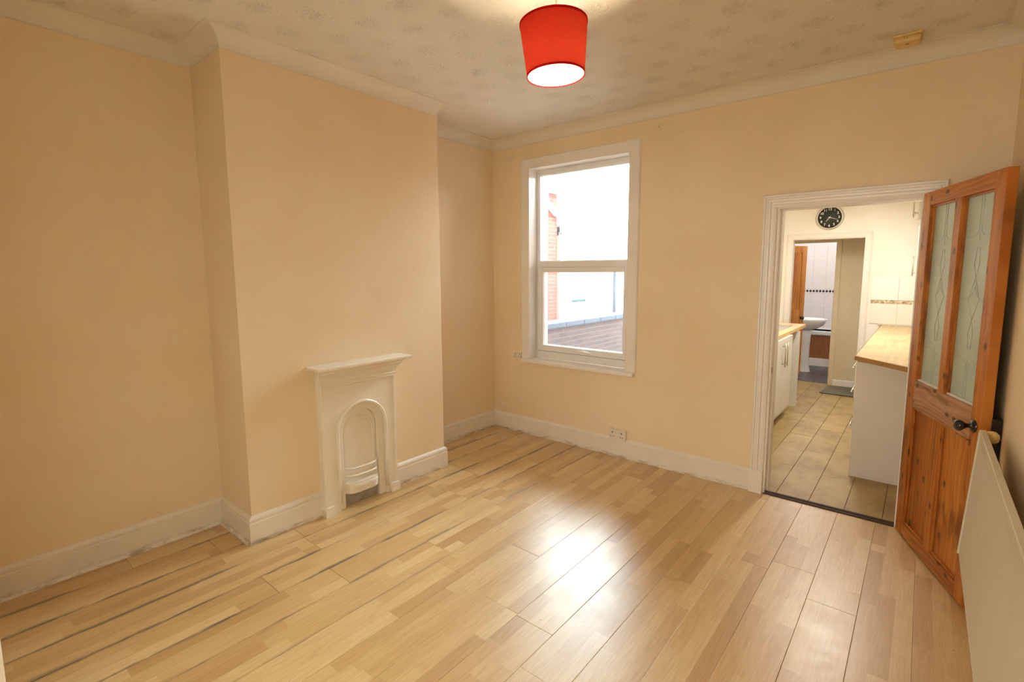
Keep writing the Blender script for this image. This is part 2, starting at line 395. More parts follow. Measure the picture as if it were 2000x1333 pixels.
def empty(name, loc=(0, 0, 0), rz=0, label=None, cat=None, group=None, kind=None):
    o = bpy.data.objects.new(name, None); COL.objects.link(o); o.location = loc; o.rotation_euler = (0, 0, rz); o.empty_display_size = .05
    return tag(o, label, cat, group, kind)
XY = lambda a, b, h: Vector((a, b, h))
XZ = lambda y: (lambda a, b, h: Vector((a, y-h, b)))      # wall facing -y, h comes out towards the room
YZ = lambda x: (lambda a, b, h: Vector((x+h, a, b)))      # wall facing +x

# ------------------------------------------------------------------ room shell
Wd, H = 3.675, 2.807
YF = -3.68                  # front wall face (behind the camera)
d_, b1, b2 = .4186, 1.0692, 2.5428
DX0, DX1, DH = 2.566, 3.325, 1.99        # doorway to kitchen
WX0, WX1, WZ0, WZ1 = .445, 1.485, .735, 2.51
struct(B().box(-.2, 0, YF-.2, .3, -.05, H+.1).obj('wall_left', 'wall'), 'peach cream alcove wall on the fireplace side', 'wall')
struct(B().box(0, d_, -b2, -b1, -.05, H+.1).obj('wall_chimney_breast', 'wall'), 'peach cream chimney breast projecting into the room behind the small fireplace', 'chimney breast')
wb = B()
wb.box(-.2, WX0, 0, .3, -.05, H+.1).box(WX0, WX1, 0, .3, -.05, WZ0).box(WX0, WX1, 0, .3, WZ1, H+.1).box(WX1, 1.62, 0, .3, -.05, H+.1)
wb.box(1.62, DX0, 0, .12, -.05, H+.1).box(DX1, Wd+.2, 0, .12, -.05, H+.1).box(DX0, DX1, 0, .12, DH, H+.1)
struct(wb.obj('wall_back', 'wall'), 'peach cream wall holding the sash-shaped window and the kitchen doorway', 'wall')
struct(B().box(Wd, Wd+.2, YF-.2, 0, -.05, H+.1).obj('wall_right', 'wall'), 'peach cream wall behind the radiator and open door', 'wall')
wf = B(); FX0, FX1 = 1.56, 3.56
wf.box(-.2, FX0, YF-.14, YF, -.05, H+.1).box(FX1, Wd+.2, YF-.14, YF, -.05, H+.1).box(FX0, FX1, YF-.14, YF, 2.05, H+.1)
struct(wf.obj('wall_front', 'wall'), 'peach cream wall with the doorway the picture is taken from', 'wall')
struct(B().box(-.2, Wd+.2, YF-.2, .3, H, H+.15).obj('ceiling', 'ceil'), 'off-white ceiling papered with embossed floral sprigs', 'ceiling')

# laminate floor: boards 203 mm wide along y over a dark underlay
fl = struct(B().box(-.2, Wd+.2, YF-.3, .02, -.06, -.009).obj('floor', 'subfloor'), 'worn oak-effect laminate floor of the empty room', 'floor')
def board(x0, x1, y0, y1, gap=.0009, th=.009):
    b = B(); b.box(gap, x1-x0-gap, gap, y1-y0-gap, -th, 0, .0016)
    return b
known = {2: -.86, 1: -1.10, 0: -.4, 3: -.96, 4: -1.345, 5: -.98, 6: -2.06, 7: -.75, 8: -1.62, 9: -.70, 10: -1.9, 11: -1.1, 12: -2.66, 13: -2.33, 14: -2.32, 15: -2.695, 16: -1.75, 17: -1.2, -1: -1.5}
lips = B()
for k in range(-1, 18):
    x1 = 3.43-.203*(k-0); x0 = x1-.203; 
    j = {2: 3.43-.203*0}.get(99, None)
    x1c, x0c = min(x1+.0, Wd), max(x0, 0)
    if k == -1: x1c = Wd
    if x1c <= x0c+.01: continue
    yj = known.get(k+0, -1)
    ys = [YF-.2]; y = yj
    while y > YF+.1: y -= 1.3
    y += 1.3
    while y < -.08: ys.append(y); y += 1.3
    ys.append(0)
    ys = sorted(set(ys))
    for a, c in zip(ys, ys[1:]):
        o = board(x0c, x1c, a, c, .0007 if k > 9 else .0003).obj('plank', 'lam', fl, (x0c, a, 0))
        o.location.z = random.choice((0, 0, -.0004, .0003))
# coving swept round the ceiling
cv = []
for i in range(9):
    a = math.pi/2*i/8; cv.append((.0834*(1-math.sin(a)), H-.0797*(1-math.cos(a)) if False else H-.0797+.0797*(1-math.cos(math.pi/2-a)) if False else H-.0797*math.sin(a) if False else 0))
cv = [(.0834-.0834*math.sin(a)*1.0, H-.0797+.0797*(1-0) - .0797*(1-math.cos(a))) for a in [math.pi/2*i/8 for i in range(9)]]
# concave quarter: from (c, H) on the ceiling to (0, H-cv) on the wall, centre at (c, H-cv)
cv = [(.0834-.0834*math.sin(a), H-.0797+.0797*math.cos(a)) for a in [math.pi/2*i/8 for i in range(9)]]
prof = [(.0834+.006, H), (.0834+.006, H-.004)] + [(o, z-.004 if i == 0 else z) for i, (o, z) in enumerate(cv)] + [(.003, H-.0797-.008), (0, H-.0797-.008), (0, H)]
path = [(0, YF), (0, -b2), (d_, -b2), (d_, -b1), (0, -b1), (0, 0), (Wd, 0), (Wd, YF)]
struct(B().sweep(path, prof, XY, closed=True, side=-1).obj('trim_1', 'cove'), 'plain concave coving running round the ceiling', 'coving')
# skirting
SK = [(0, 0), (.02, 0), (.02, .122), (.017, .128), (.019, .132), (.019, .145), (.014, .155), (.006, .1625), (0, .163)]
def skirting(name, path, label, side=-1, mat='skirt'):
    return struct(B().sweep(path, SK, XY, side=side).obj(name, mat), label, 'skirting board')
FP0, FP1 = -2.12, -1.56
skirting('baseboard_left', [(0, YF), (0, -b2), (d_, -b2), (d_, FP0)], 'scuffed white skirting board along the far alcove and round to the fireplace')
skirting('baseboard_chimney', [(d_, FP1), (d_, -b1), (0, -b1), (0, -.02)], 'white skirting board from the fireplace round into the window alcove')
skirting('baseboard_back', [(0, 0), (DX0-.09, 0)], 'white skirting board under the window running to the doorway')
skirting('baseboard_right', [(Wd, 0), (Wd, YF)], 'white skirting board behind the radiator')
# quarter bead at the foot of the alcove skirting
qb = [(.02, 0), (.036, 0), (.035, .006), (.031, .011), (.026, .015), (.02, .016)]
struct(B().sweep([(0, YF), (0, -b2), (d_, -b2)], qb, XY, side=-1).obj('trim_2', 'skirt'), 'thin quarter-round bead at the foot of the alcove skirting', 'floor bead')

# ------------------------------------------------------------------ window
win = empty('window_1', (0, 0, 0), 0, 'white plastic window with a fixed upper pane and a small top-hung lower pane', 'window', None, 'structure')
YW = .10
cas = B()
cp = [(0, 0), (0, .016), (.012, .020), (.085, .020), (.092, .014), (.096, 0)]
cas.sweep([(.462, .742), (.462, 2.500), (1.472, 2.500), (1.472, .742)], cp, XZ(0), side=1)
cas.obj('casing', 'paint', win)
sb = B(); sb.box(.385, 1.556, -.052, 0, .712, .744, .006); sb.box(.462, 1.472, -.01, YW, .712, .744); sb.obj('window_sill', 'paint', win)
lin_ = B(); lin_.box(WX0, .462, 0, YW+.06, .744, 2.5).box(1.472, WX1, 0, YW+.06, .744, 2.5).box(.462, 1.472, 0, YW+.06, 2.5, WZ1); lin_.obj('reveal_lining', 'paint', win)
fr = B()
fx0, fx1, fz0, fz1, mz0, mz1 = .462, 1.472, .744, 2.500, 1.605, 1.665
def ring(b, x0, x1, z0, z1, w, y0, y1, bev=.004, wb_=None, wt=None, wr=None):
    wb_ = wb_ or w; wt = wt or w; wr = wr or w
    b.box(x0, x0+w, y0, y1, z0, z1, bev); b.box(x1-wr, x1, y0, y1, z0, z1, bev); b.box(x0+w, x1-wr, y0, y1, z0, z0+wb_, bev); b.box(x0+w, x1-wr, y0, y1, z1-wt, z1, bev)
ring(fr, fx0, fx1, fz0, fz1, .022, YW, YW+.06, wb_=.075, wt=.045)
fr.box(fx0+.02, fx1-.02, YW, YW+.06, mz0, mz1, .004)
fr.obj('window_frame', 'upvc', win)
bd = B(); ring(bd, fx0+.020, fx1-.020, mz1-.004, fz1-.042, .010, YW+.012, YW+.055, .003); bd.obj('glazing_bead', 'upvc', win)
sa = B(); ring(sa, fx0+.022, fx1-.022, fz0+.073, mz0+.004, .062, YW-.012, YW+.05, .008, wb_=.058, wt=.048); sash = sa.obj('casement', 'upvc', win)
gk = B(); ring(gk, fx0+.018, fx1-.018, fz0+.069, mz0+.004, .012, YW-.004, YW+.01, .001); gk.obj('gasket', 'gasket', win)
B().box(fx0+.028, fx1-.028, YW+.03, YW+.036, mz1+.004, fz1-.05).obj('upper_pane', 'glass', win)
B().box(fx0+.082, fx1-.082, YW+.02, YW+.026, fz0+.128, mz0-.042).obj('lower_pane', 'glass2', sash)
hd = B(); hd.box(.95, 1.02, YW-.024, YW-.010, .832, .850, .004)
hd.tube([(.985, YW-.022, .842), (.987, YW-.045, .848), (1.02, YW-.052, .853), (1.07, YW-.050, .850), (1.105, YW-.042, .842)], [.009, .009, .009, .008, .006], 10)
hd.obj('window_handle', 'upvc', sash)

# ------------------------------------------------------------------ kitchen doorway casing
dc = empty('door_frame', (0, 0, 0), 0, 'white moulded doorway surround to the kitchen', 'door frame', None, 'structure')
ap = [(0, 0), (0, .010), (.012, .014), (.018, .014), (.020, .010), (.034, .012), (.038, .020), (.052, .022), (.056, .017), (.066, .019), (.070, .026), (.080, .028), (.084, .022), (.084, 0)]
B().sweep([(DX0-.004, .165), (DX0-.004, DH-.004), (DX1+.02, DH-.004), (DX1+.02, .165)], ap, XZ(0), side=1).obj('casing', 'paint', dc)
pb = B(); pb.box(DX0-.094, DX0-.002, -.032, 0, 0, .168, .004).box(DX1+.016, DX1+.108, -.032, 0, 0, .168, .004); pb.obj('plinth_block', 'paint', dc)
jl = B(); jl.box(DX0, DX0+.010, -.002, .125, 0, DH-.012).box(DX1-.006, DX1+.012, -.002, .125, 0, DH-.012).box(DX0, DX1+.012, -.002, .125, DH-.012, DH)
jl.box(DX0+.010, DX0+.020, .055, .1245, 0, DH-.015).box(DX0+.010, DX1-.006, .055, .1245, DH-.015, DH-.012)
jl.obj('jamb_lining', 'paint', dc)
sp = B(); sp.box(DX0+.009, DX0+.0115, .008, .036, .84, .93); s_ = sp.obj('strike_plate', 'paint', dc)
B().box(DX0+.0112, DX0+.0118, .014, .028, .860, .905).obj('latch_hole', 'dark', s_)
th = empty('threshold_strip', (0, 0, 0), 0, 'dark worn threshold strip on the floor across the kitchen doorway', 'threshold')
B().sweep([(DX0+.004, .020), (DX1-.006, .020)], [(-.030, 0), (-.026, .007), (-.006, .009), (-.004, .005), (.004, .005), (.006, .010), (.022, .008), (.026, 0)], XY, side=1).obj('metal_bar', 'thr', th)
B().box(DX0+.004, DX1-.006, .0465, .062, 0, .003).obj('glue_line', 'dark', th)

# ------------------------------------------------------------------ pine door, open against the right-hand wall
ang = math.atan2(-math.cos(.3722), math.sin(.3722))
dr = empty('door_1', (3.3252, -.03, 0), ang, 'knotty orange pine door with two tall frosted panes, standing open beside the radiator', 'door', None, 'structure')
T = .040
def dbox(name, x0, x1, z0, z1, mat, y0=0, y1=T, bev=.002, parent=dr, label=None):
    b = B(); b.box(0, x1-x0, y0, y1, 0, z1-z0, bev); return b.obj(name, mat, parent, (x0, 0, z0), label)
dbox('stile', 0, .085, .008, 1.999, 'pine_v'); dbox('stile', .680, .762, .008, 1.999, 'pine_v')
dbox('muntin', .353, .413, .940, 1.925, 'pine_v'); dbox('muntin', .350, .416, .088, .790, 'pine_v')
dbox('top_rail', .085, .680, 1.925, 1.999, 'pine_h')
lr = dbox('lock_rail', .085, .680, .788, .942, 'pine_pale', label='paler sanded pine lock rail')
dbox('bottom_rail', .085, .680, .008, .088, 'pine_h', label='paler pine bottom rail')
for x0, x1 in ((.085, .353), (.413, .680)):
    dbox('panel', x0-.004, x1+.004, .084, .794, 'pine_v', .016, .028, .0)
    g = dbox('glass_pane', x0-.003, x1+.003, .938, 1.929, 'frost', .026, .032, 0)
    bead = B(); w = .010
    bead.box(x0, x1, .014, .026, .942, .942+w, .002)
    bead.obj('glazing_bead', 'paint', dr, label='white-filled bead under the pane')
    bead = B(); bead.box(x0, x0+w, .014, .026, .952, 1.925, .002).box(x1-w, x1, .014, .026, .952, 1.925, .002).box(x0+w, x1-w, .014, .026, 1.915, 1.925, .002)
    bead.obj('glazing_bead', 'pine_v', dr)
    mb = B(); m = .012
    mb.box(x0, x0+m, .006, .016, .088, .788, .003).box(x1-m, x1, .006, .016, .088, .788, .003).box(x0+m, x1-m, .006, .016, .088, .088+m, .003).box(x0+m, x1-m, .006, .016, .788-m, .788, .003)
    mb.obj('panel_moulding', 'pine_v', dr)
    # lead lines on the pane (pane-local coordinates: x from its edge, z from its foot)
    cx = (x1-x0)/2+.003; Wp = x1-x0+.006; zz = .988
    ld = B()
    def line(pts, r=.0022): ld.tube([(px, .0258, pz) for px, pz in pts], r*.8, 6)
    for s in (-1, 1):
        e = 0.012 if s < 0 else Wp-.012
        for zc, dz in ((.205, -1), (zz-.200, 1)):
            arc = [(e, zc)] + [(cx+s*(.010+.045*(1-math.sin(a))), zc+dz*.045*(1-math.cos(a))) for a in [math.pi/2*q/6 for q in range(7)]]
            arc += [(cx+s*.010, zc+dz*.19)]
            line(arc)
            line([(cx+s*.012, zc+dz*.045), (cx, zc-dz*.005), (cx-s*.0, zc-dz*.02)], .002)
        line([(e, zz/2), (cx+s*.055, zz/2), (cx+s*.02, zz/2+.02), (cx, zz/2+.06)])
        line([(cx, zz/2-.10), (cx+s*.045, zz/2), (cx, zz/2+.10)])
        line([(cx+s*.010, .205+.05), (cx+s*.022, .33), (cx, zz/2-.10)], .0016)
        line([(cx+s*.010, zz-.25), (cx+s*.022, zz-.33), (cx, zz/2+.10)], .0016)
    ld.obj('lead_line', 'lead', g)
# knobs, lock
kn = B(); KX, KZ = .708, .862
kn.lathe([(0, 0), (.030, 0), (.030, .003), (.024, .008), (.012, .012), (.010, .020), (.011, .030), (.020, .042), (.026, .052), (.027, .060), (.022, .068), (.010, .073), (0, .074)], (KX, 0, KZ), (0, -1, 0), 32)
kn.obj('door_knob', 'black', dr, label='black round knob')
lk = B(); lk.box(.655, .778, T-.002, T+.030, .72, .915, .003); lko = lk.obj('rim_lock', 'black', dr, label='black box lock on the wall side of the door')
B().lathe([(0, 0), (.016, 0), (.010, .004), (.012, .008), (.0, .012)], (.69, T+.030, .85), (0, 1, 0), 24).obj('back_knob', 'black', lko)
for z in (.24, 1.05, 1.75):
    B().cyl((-.004, T+.001, z), (-.004, T+.001, z+.09), .006, n=12).obj('hinge', 'thr', dr)

# door_3: edge of the white door folded back on the front wall, next to the camera
d3 = empty('door_3', (0, 0, 0), 0, 'white painted door folded back against the front wall', 'door', None, 'structure')
B().box(.80, 1.50, -3.640, -3.598, .01, 2.0, .002).obj('door_leaf', 'paint', d3)
B().cyl((1.502, -3.644, .25), (1.502, -3.644, .34), .006, n=10).obj('hinge', 'steel', d3)
B().lathe([(0, 0), (.03, 0), (.012, .01), (.024, .035), (0, .045)], (.86, -3.598, 1.0), (0, 1, 0), 20).obj('door_knob', 'steel', d3)
struct(B().sweep([(FX0, 0), (FX0, 2.05), (FX1, 2.05), (FX1, 0)], [(0, 0), (0, .018), (.075, .018), (.075, 0)], lambda a, b, h: Vector((a, YF+h*.6, b)), side=1).obj('trim_3', 'paint'), 'white surround of the doorway behind the camera', 'door frame')

# ------------------------------------------------------------------ fireplace
fp = empty('fireplace', (d_, -1.84, 0), 0, 'small white-painted cast iron fireplace with an arched opening on the chimney breast', 'fireplace')
def fobj(b, name, mat='iron', parent=fp, label=None):
    o = b.obj(name, mat, None, None, label)
    o.parent = parent
    if parent is fp: o.location = (-d_, 1.84, 0)
    return o
def arch_pts(cy, half, spring, zb, n=20):
    pts = [(cy-half, zb), (cy-half, zb+(spring-zb)*.5), (cy-half, spring)]
    pts += [(cy-half*math.cos(a), spring+half*math.sin(a)) for a in [math.pi*i/n for i in range(1, n)]]
    pts += [(cy+half, spring), (cy+half, zb+(spring-zb)*.5), (cy+half, zb)]
    return pts
def arch_plate(outer, inner, mp, h0, h1):
    b = B(); bm = b.bm; n = len(inner); rows = []
    for pts, h in ((outer, h0), (inner, h0), (inner, h1), (outer, h1)): rows.append([bm.verts.new(mp(p[0], p[1], h)) for p in pts])
    for i in range(n-1):
        for q in range(4): bm.faces.new((rows[q][i], rows[q][i+1], rows[(q+1) % 4][i+1], rows[(q+1) % 4][i]))
    for e in (0, -1): bm.faces.new([r[e] for r in rows])
    return b
def rect_for(inner, y0, y1, zt, zb, cy, spring):
    out = []
    for (y, z) in inner:
        if z <= spring+1e-6: out.append((y0 if y < cy else y1, z))
        else:
            a = math.atan2(z-spring, y-cy); dy, dz = math.cos(a), math.sin(a)
            t = min(((y1-cy)/dy if dy > 1e-6 else 9), ((y0-cy)/dy if dy < -1e-6 else 9), ((zt-spring)/dz if dz > 1e-6 else 9))
            out.append((cy+dy*t, spring+dz*t))
    # snap nearest points to the two upper corners
    for c in ((y0, zt), (y1, zt)):
        i = min(range(len(out)), key=lambda k: (out[k][0]-c[0])**2+(out[k][1]-c[1])**2); out[i] = c
    return out
M0 = YZ(0); CY, SPR = -1.832, .525
a1 = arch_pts(CY, .178, SPR, 0); o1 = rect_for(a1, FP0, FP1, .86, 0, CY, SPR)
fobj(arch_plate(o1, a1, M0, d_-.01, .468), 'surround')
a2 = arch_pts(CY, .183, SPR, 0); a3 = arch_pts(CY-.004, .132, SPR-.005, 0)
fobj(arch_plate(a2, a3, M0, d_-.01, .452), 'inner_frame')
bead = [(-.013, .466), (-.013, .470), (-.009, .478), (-.002, .482), (.005, .479), (.009, .470), (.009, .466)]
fobj(B().sweep(arch_pts(CY, .184, SPR, .055), bead, M0, side=1, smooth=True), 'arch_bead')
fobj(B().sweep([(FP1-.010, .03), (FP1-.010, .845), (FP0+.010, .845), (FP0+.010, .03)], [(-.009, .466), (-.009, .470), (-.004, .477), (.004, .477), (.008, .470), (.008, .466)], M0, side=1), 'edge_bead')
fobj(B().box(FP1-.062, FP1+.006, d_, .49, 0, .05).box(FP1-.062, FP1, d_, .484, .05, .062) if False else B().prism([(FP1-.062, 0), (FP1+.006, 0), (FP1+.006, .048), (FP1, .062), (FP1-.056, .062), (FP1-.062, .048)], M0, d_, .488), 'foot_block')
fobj(B().prism([(FP0-.006, 0), (FP0+.062, 0), (FP0+.062, .048), (FP0+.056, .062), (FP0, .062), (FP0-.006, .048)], M0, d_, .488), 'foot_block')
# back of the opening: rounded hood panel above, grey hearth slab below
hp = arch_pts(CY-.004, .128, SPR-.005, .105)
fobj(B().prism(hp, M0, d_-.005, .424), 'hood_panel')
hp2 = [(CY-.004+(y-CY+.004)*.82, .13+(z-.13)*.90) for y, z in arch_pts(CY-.004, .128, SPR-.005, .14)]
fobj(B().sweep(hp2, [(0, .422), (0, .427), (.004, .430), (.010, .427), (.010, .422)], M0, side=1, smooth=True), 'hood_moulding')
fobj(B().box(d_-.005, .428, CY-.134, CY+.126, 0, .11), 'hearth_back', 'ash', label='bare grey slab under the grate')
def bar(zc, bow, r, name='grate_bar'):
    pts = [(.424, CY-.130, zc-.012)] + [(.428+bow*(1-((q-6)/6)**4)**.8, CY-.004+(q-6)/6*.124, zc) for q in range(0, 13)] + [(.424, CY+.124, zc-.002)]
    return fobj(B().tube(pts, r, 10), name)
bar(.262, .052, .0065); bar(.212, .056, .0075)
lg = B()
n = 14; top = []; 
for q in range(n+1):
    u = -1+2*q/n; yy = CY-.004+u*.128; xx = .426+.074*(1-abs(u)**5*.75); top.append((xx, yy))
def ledge(z0, z1, k0, k1):
    a = [lg.bm.verts.new((.424+(x-.424)*k0, y, z0)) for x, y in top]; c = [lg.bm.verts.new((.424+(x-.424)*k1, y, z1)) for x, y in top]
    a2_ = [lg.bm.verts.new((.424, y, z0)) for x, y in top]; c2_ = [lg.bm.verts.new((.424, y, z1)) for x, y in top]
    for i in range(n):
        lg.bm.faces.new((a[i], a[i+1], c[i+1], c[i])); lg.bm.faces.new((c[i], c[i+1], c2_[i+1], c2_[i])); lg.bm.faces.new((a2_[i], a2_[i+1], a[i+1], a[i]))
    lg.bm.faces.new((a[0], c[0], c2_[0], a2_[0])); lg.bm.faces.new((a[n], c[n], c2_[n], a2_[n]))
ledge(.152, .166, .86, .92); ledge(.138, .152, 1.0, .98); ledge(.095, .138, .90, 1.0)
fobj(lg, 'grate_ledge')
for u in (-1, 1): fobj(B().box(.424, .440, CY-.004+u*.120-.008, CY-.004+u*.120+.008, .15, .275, .003), 'grate_post')
# cornice under the shelf and the shelf itself
cor = [(0, .852), (.055, .852), (.060, .862), (.054, .868), (.058, .884), (.070, .905), (.090, .925), (.100, .932), (.104, .945), (.112, .950), (.112, .965), (0, .965)]
cb = B(); bm = cb.bm
def cring(y): return [bm.verts.new((d_+o, y, z)) for o, z in cor]
def cpro(side, y):    # end faces follow the same profile outwards
    return [bm.verts.new((d_+o, y+side*max(0, (o-.055)*.55), z)) for o, z in cor]
r0, r1 = cpro(-1, FP0-.004), cpro(1, FP1+.004)
for i in range(len(cor)): bm.faces.new((r0[i], r0[(i+1) % len(cor)], r1[(i+1) % len(cor)], r1[i]))
bm.faces.new(r0[::-1]); bm.faces.new(r1)
fobj(cb, 'cornice')
fobj(B().box(d_, .572, -2.178, -1.482, .964, .985, .006), 'mantel_shelf')

# ------------------------------------------------------------------ pendant lamp
LX, LY = 2.079, -1.868
lamp = empty('pendant_lamp', (LX, LY, 2.39), 0, 'tapered red fabric pendant lampshade with a lit bulb hanging from the ceiling', 'lamp')
sh = B(); n = 64
rb_, rt_, h_ = .122, .142, .205
sh.lathe([(rb_, 0), (rt_, h_)], n=n)
sho = sh.obj('lamp_shade', 'shade', lamp)
li = B().lathe([(rb_-.0025, .001), (rt_-.0025, h_-.001)], n=n).obj('shade_lining', 'lining', sho)
for r, z in ((rb_, 0), (rt_, h_)):
    B().lathe([(r-.002, z-.003), (r+.0015, z-.003), (r+.0015, z+.005), (r-.002, z+.005), (r-.002, z-.003)], n=n).obj('shade_hem', 'shade', sho)
spd = B()
for k in range(3):
    a = 2.1*k+.5; spd.tube([(.018*math.cos(a), .018*math.sin(a), .150), (.07*math.cos(a), .07*math.sin(a), .155), ((rt_-.003)*math.cos(a), (rt_-.003)*math.sin(a), .195)], .0016, 8)
spd.lathe([(.019, .147), (.024, .147), (.024, .152), (.019, .152), (.019, .147)], n=24); spd.obj('shade_spider', 'steel', sho)
sho.rotation_euler = (math.radians(1.0), math.radians(-3.0), 0)
B().lathe([(0, .135), (.016, .135), (.018, .150), (.018, .185), (.010, .200), (0, .202)], n=20).obj('bulb_holder', 'white_plastic', lamp)
B().lathe([(0, .050), (.014, .053), (.025, .064), (.030, .080), (.028, .096), (.018, .115), (.014, .135), (0, .136)], n=24).obj('bulb', 'bulb', lamp)
B().cyl((0, 0, .2), (0, 0, H-2.39-.02), .0032, n=10).obj('cord', 'cord', lamp)
B().lathe([(0, H-2.39), (.038, H-2.39), (.036, H-2.39-.012), (.012, H-2.39-.026), (0, H-2.39-.028)], n=28).obj('ceiling_rose', 'white_plastic', lamp)
light('lamp_bulb_light', 'POINT', (LX, LY, 2.39+.035), 2, (1.0, .95, .85), .03)
light('lamp_bulb_light_upper', 'POINT', (LX, LY, 2.39+.115), 31, (1.0, .82, .50), .03)

# ------------------------------------------------------------------ small fittings of the room
al = empty('smoke_alarm', (3.20, -.215, H), 0, 'yellowed cream smoke alarm on the ceiling above the kitchen doorway', 'smoke alarm')
b = B(); b.box(-.064, .064, -.058, .058, -.012, 0, .005); b.obj('base_plate', 'cream_plastic', al)
b = B(); b.box(-.058, .058, -.051, .051, -.042, -.010, .012); ac = b.obj('cover', 'cream_plastic', al)
B().lathe([(0, -.043), (.010, -.042), (.012, -.039)], (0, -.012, 0), n=20).obj('test_button', 'oakedge', ac)
for cx, cy in ((-.012, -.0505), (.0, -.0505)): B().cyl((cx, cy-.001, -.022), (cx, cy+.002, -.022), .003, n=10).obj('sound_hole', 'oakedge', ac)

def socket(name, x0, x1, z0, z1, d, label, holes=True):
    s = empty(name, ((x0+x1)/2, 0, z0), 0, label, 'socket'); w = (x1-x0)/2; h = z1-z0
    b = B(); b.box(-w, w, -d, 0, 0, h, .004); pl = b.obj('face_plate', 'white_plastic', s)
    for cx in ((-.5*w-.004), (.5*w+.004)):
        for q0, q1, r0, r1 in ((-.004, .004, .66, .80), (-.014, -.007, .30, .38), (.007, .014, .30, .38)):
            B().box(cx+q0, cx+q1, -d-.0006, -d+.001, h*r0, h*r1).obj('pin_hole', 'dark', pl)
    if holes:
        for cx in (-.013, .013): B().box(cx-.006, cx+.006, -d-.004, -d+.001, h*.52, h*.78, .0015).obj('switch', 'white_plastic', pl)
    return s
socket('double_socket', 1.342, 1.498, .147, .240, .034, 'cream double plug socket just above the skirting under the window')
socket('aerial_socket', .262, .360, .728, .790, .012, 'small twin outlet plate touching the lower corner of the window surround', False)
# painted-over curtain pole fixings
for px, pz, lb in ((1.708, 2.652, 'small painted-over curtain bracket beside the window top, doorway side'), (.252, 2.638, 'small painted-over curtain bracket beside the window top, alcove side')):
    e = empty('curtain_bracket', (px, 0, pz), 0, lb, 'bracket')
    B().box(-.016, .016, -.006, 0, -.026, .026, .002).obj('back_plate', 'wall', e)
    B().box(-.006, .006, -.022, -.004, -.004, .012, .002).obj('hook', 'wall', e)

# ------------------------------------------------------------------ radiator
rd = empty('radiator', (3.59, -.882, 0), 0, 'long white ribbed panel radiator with a cream valve cap, beside the open pine door', 'radiator')
RL, RZ0, RZ1 = 1.75, .330, .890
b = B(); bm = b.bm; N = 420; rows = []
for i in range(N+1):
    y = -RL*i/N; u = y/.0125
    wv = .0022*math.cos(2*math.pi*u) if .02 < -y < RL-.02 else 0
    col_ = []
    for z, k in ((RZ0, 0), (RZ0+.012, 0), (RZ0+.020, 1), (RZ1-.045, 1), (RZ1-.035, 0), (RZ1, 0)):
        lean = -(.030)*(1-(z-RZ0)/(RZ1-RZ0))
        col_.append(bm.verts.new((lean+.003+(wv if k else 0), y, z)))
    rows.append(col_)
for a, c in zip(rows, rows[1:]):
    for q in range(5): bm.faces.new((a[q], a[q+1], c[q+1], c[q])).smooth = True
b.obj('front_panel', 'radiator', rd)
LM = Matrix.Shear('XY', 4, (0, 0)) if False else Matrix(((1, 0, .030/(RZ1-RZ0), -.030*RZ1/(RZ1-RZ0)), (0, 1, 0, 0), (0, 0, 1, 0), (0, 0, 0, 1)))
b = B(); b.box(.004, .022, -RL, 0, RZ0, RZ1, .003, LM); b.obj('back_panel', 'radiator', rd)
b = B(); b.box(-.002, .020, -RL-.001, .001, RZ1-.006, RZ1+.006, .003, LM); b.obj('top_seam', 'radiator', rd)
b = B(); b.box(-.003, .008, -.008, .002, RZ0, RZ1, .002, LM); b.obj('end_seam', 'radiator', rd)
B().lathe([(0, 0), (.020, .001), (.026, .010), (.026, .022), (.021, .036), (.010, .044), (0, .046)], (.034, .006, RZ1-.040), (.25, -.2, 1), 24).obj('valve_cap', 'cream_plastic', rd)
B().tube([(.034, .006, RZ1-.04), (.034, .008, RZ1-.10), (.034, .008, .02), (.034, .008, 0)], .0075, 12).obj('pipe', 'radiator', rd)
for yy in (-.35, -1.4): B().box(.006, .0845, yy-.02, yy, .40, .66, .002).obj('wall_bracket', 'radiator', rd)

# ------------------------------------------------------------------ kitchen shell
KX0, KX1, KY, KH = 1.62, 3.60, 3.60, 2.45
LY2 = 4.25
kf = struct(B().box(KX0-.05, KX1+.1, .02, LY2+.12, -.06, -.004).obj('floor_kitchen', 'subfloor'), 'beige stone-effect plank floor of the kitchen', 'floor')
joint = {0: (.85, 1.75, 2.4, 3.3), 1: (.7, 1.6, 2.6, 3.5), 2: (1.16, 1.9, 2.62, 3.55), 3: (.62, 1.5, 2.3, 3.2), 4: (1.0, 2.0, 2.9), 5: (.5, 1.4, 2.5, 3.4)}
xs = [KX0, 1.815, 2.02, 2.225, 2.43, 2.637, 2.843, 3.05, 3.255, 3.46, KX1]
for i in range(len(xs)-1):
    ys = [.05] + list(joint[(i-3) % 6]) + [LY2+.04]
    for a, c in zip(ys, ys[1:]):
        board(xs[i], xs[i+1], a, c, .0013, .004).obj('vinyl_plank', 'vinyl', kf, (xs[i], a, random.choice((0, -.0003, .0002))))
struct(B().box(KX0-.12, KX0, .3, LY2, -.05, KH+.1).box(KX0-.12, KX0, .12, .3, -.05, KH+.1).obj('wall_kitchen_left', 'kwall'), 'cream kitchen wall above the sink worktop', 'wall')
struct(B().box(KX1, KX1+.12, .12, LY2, -.05, KH+.1).obj('wall_kitchen_right', 'kwall'), 'cream kitchen wall behind the long worktop', 'wall')
OX0, OX1, OH = 1.975, 2.775, 1.985
kb = B(); kb.box(KX0, OX0, KY, KY+.1, -.05, KH+.1).box(OX1, KX1, KY, KY+.1, -.05, KH+.1).box(OX0, OX1, KY, KY+.1, OH, KH+.1)
struct(kb.obj('wall_kitchen_back', 'kwall'), 'cream far kitchen wall with the clock above an open doorway', 'wall')
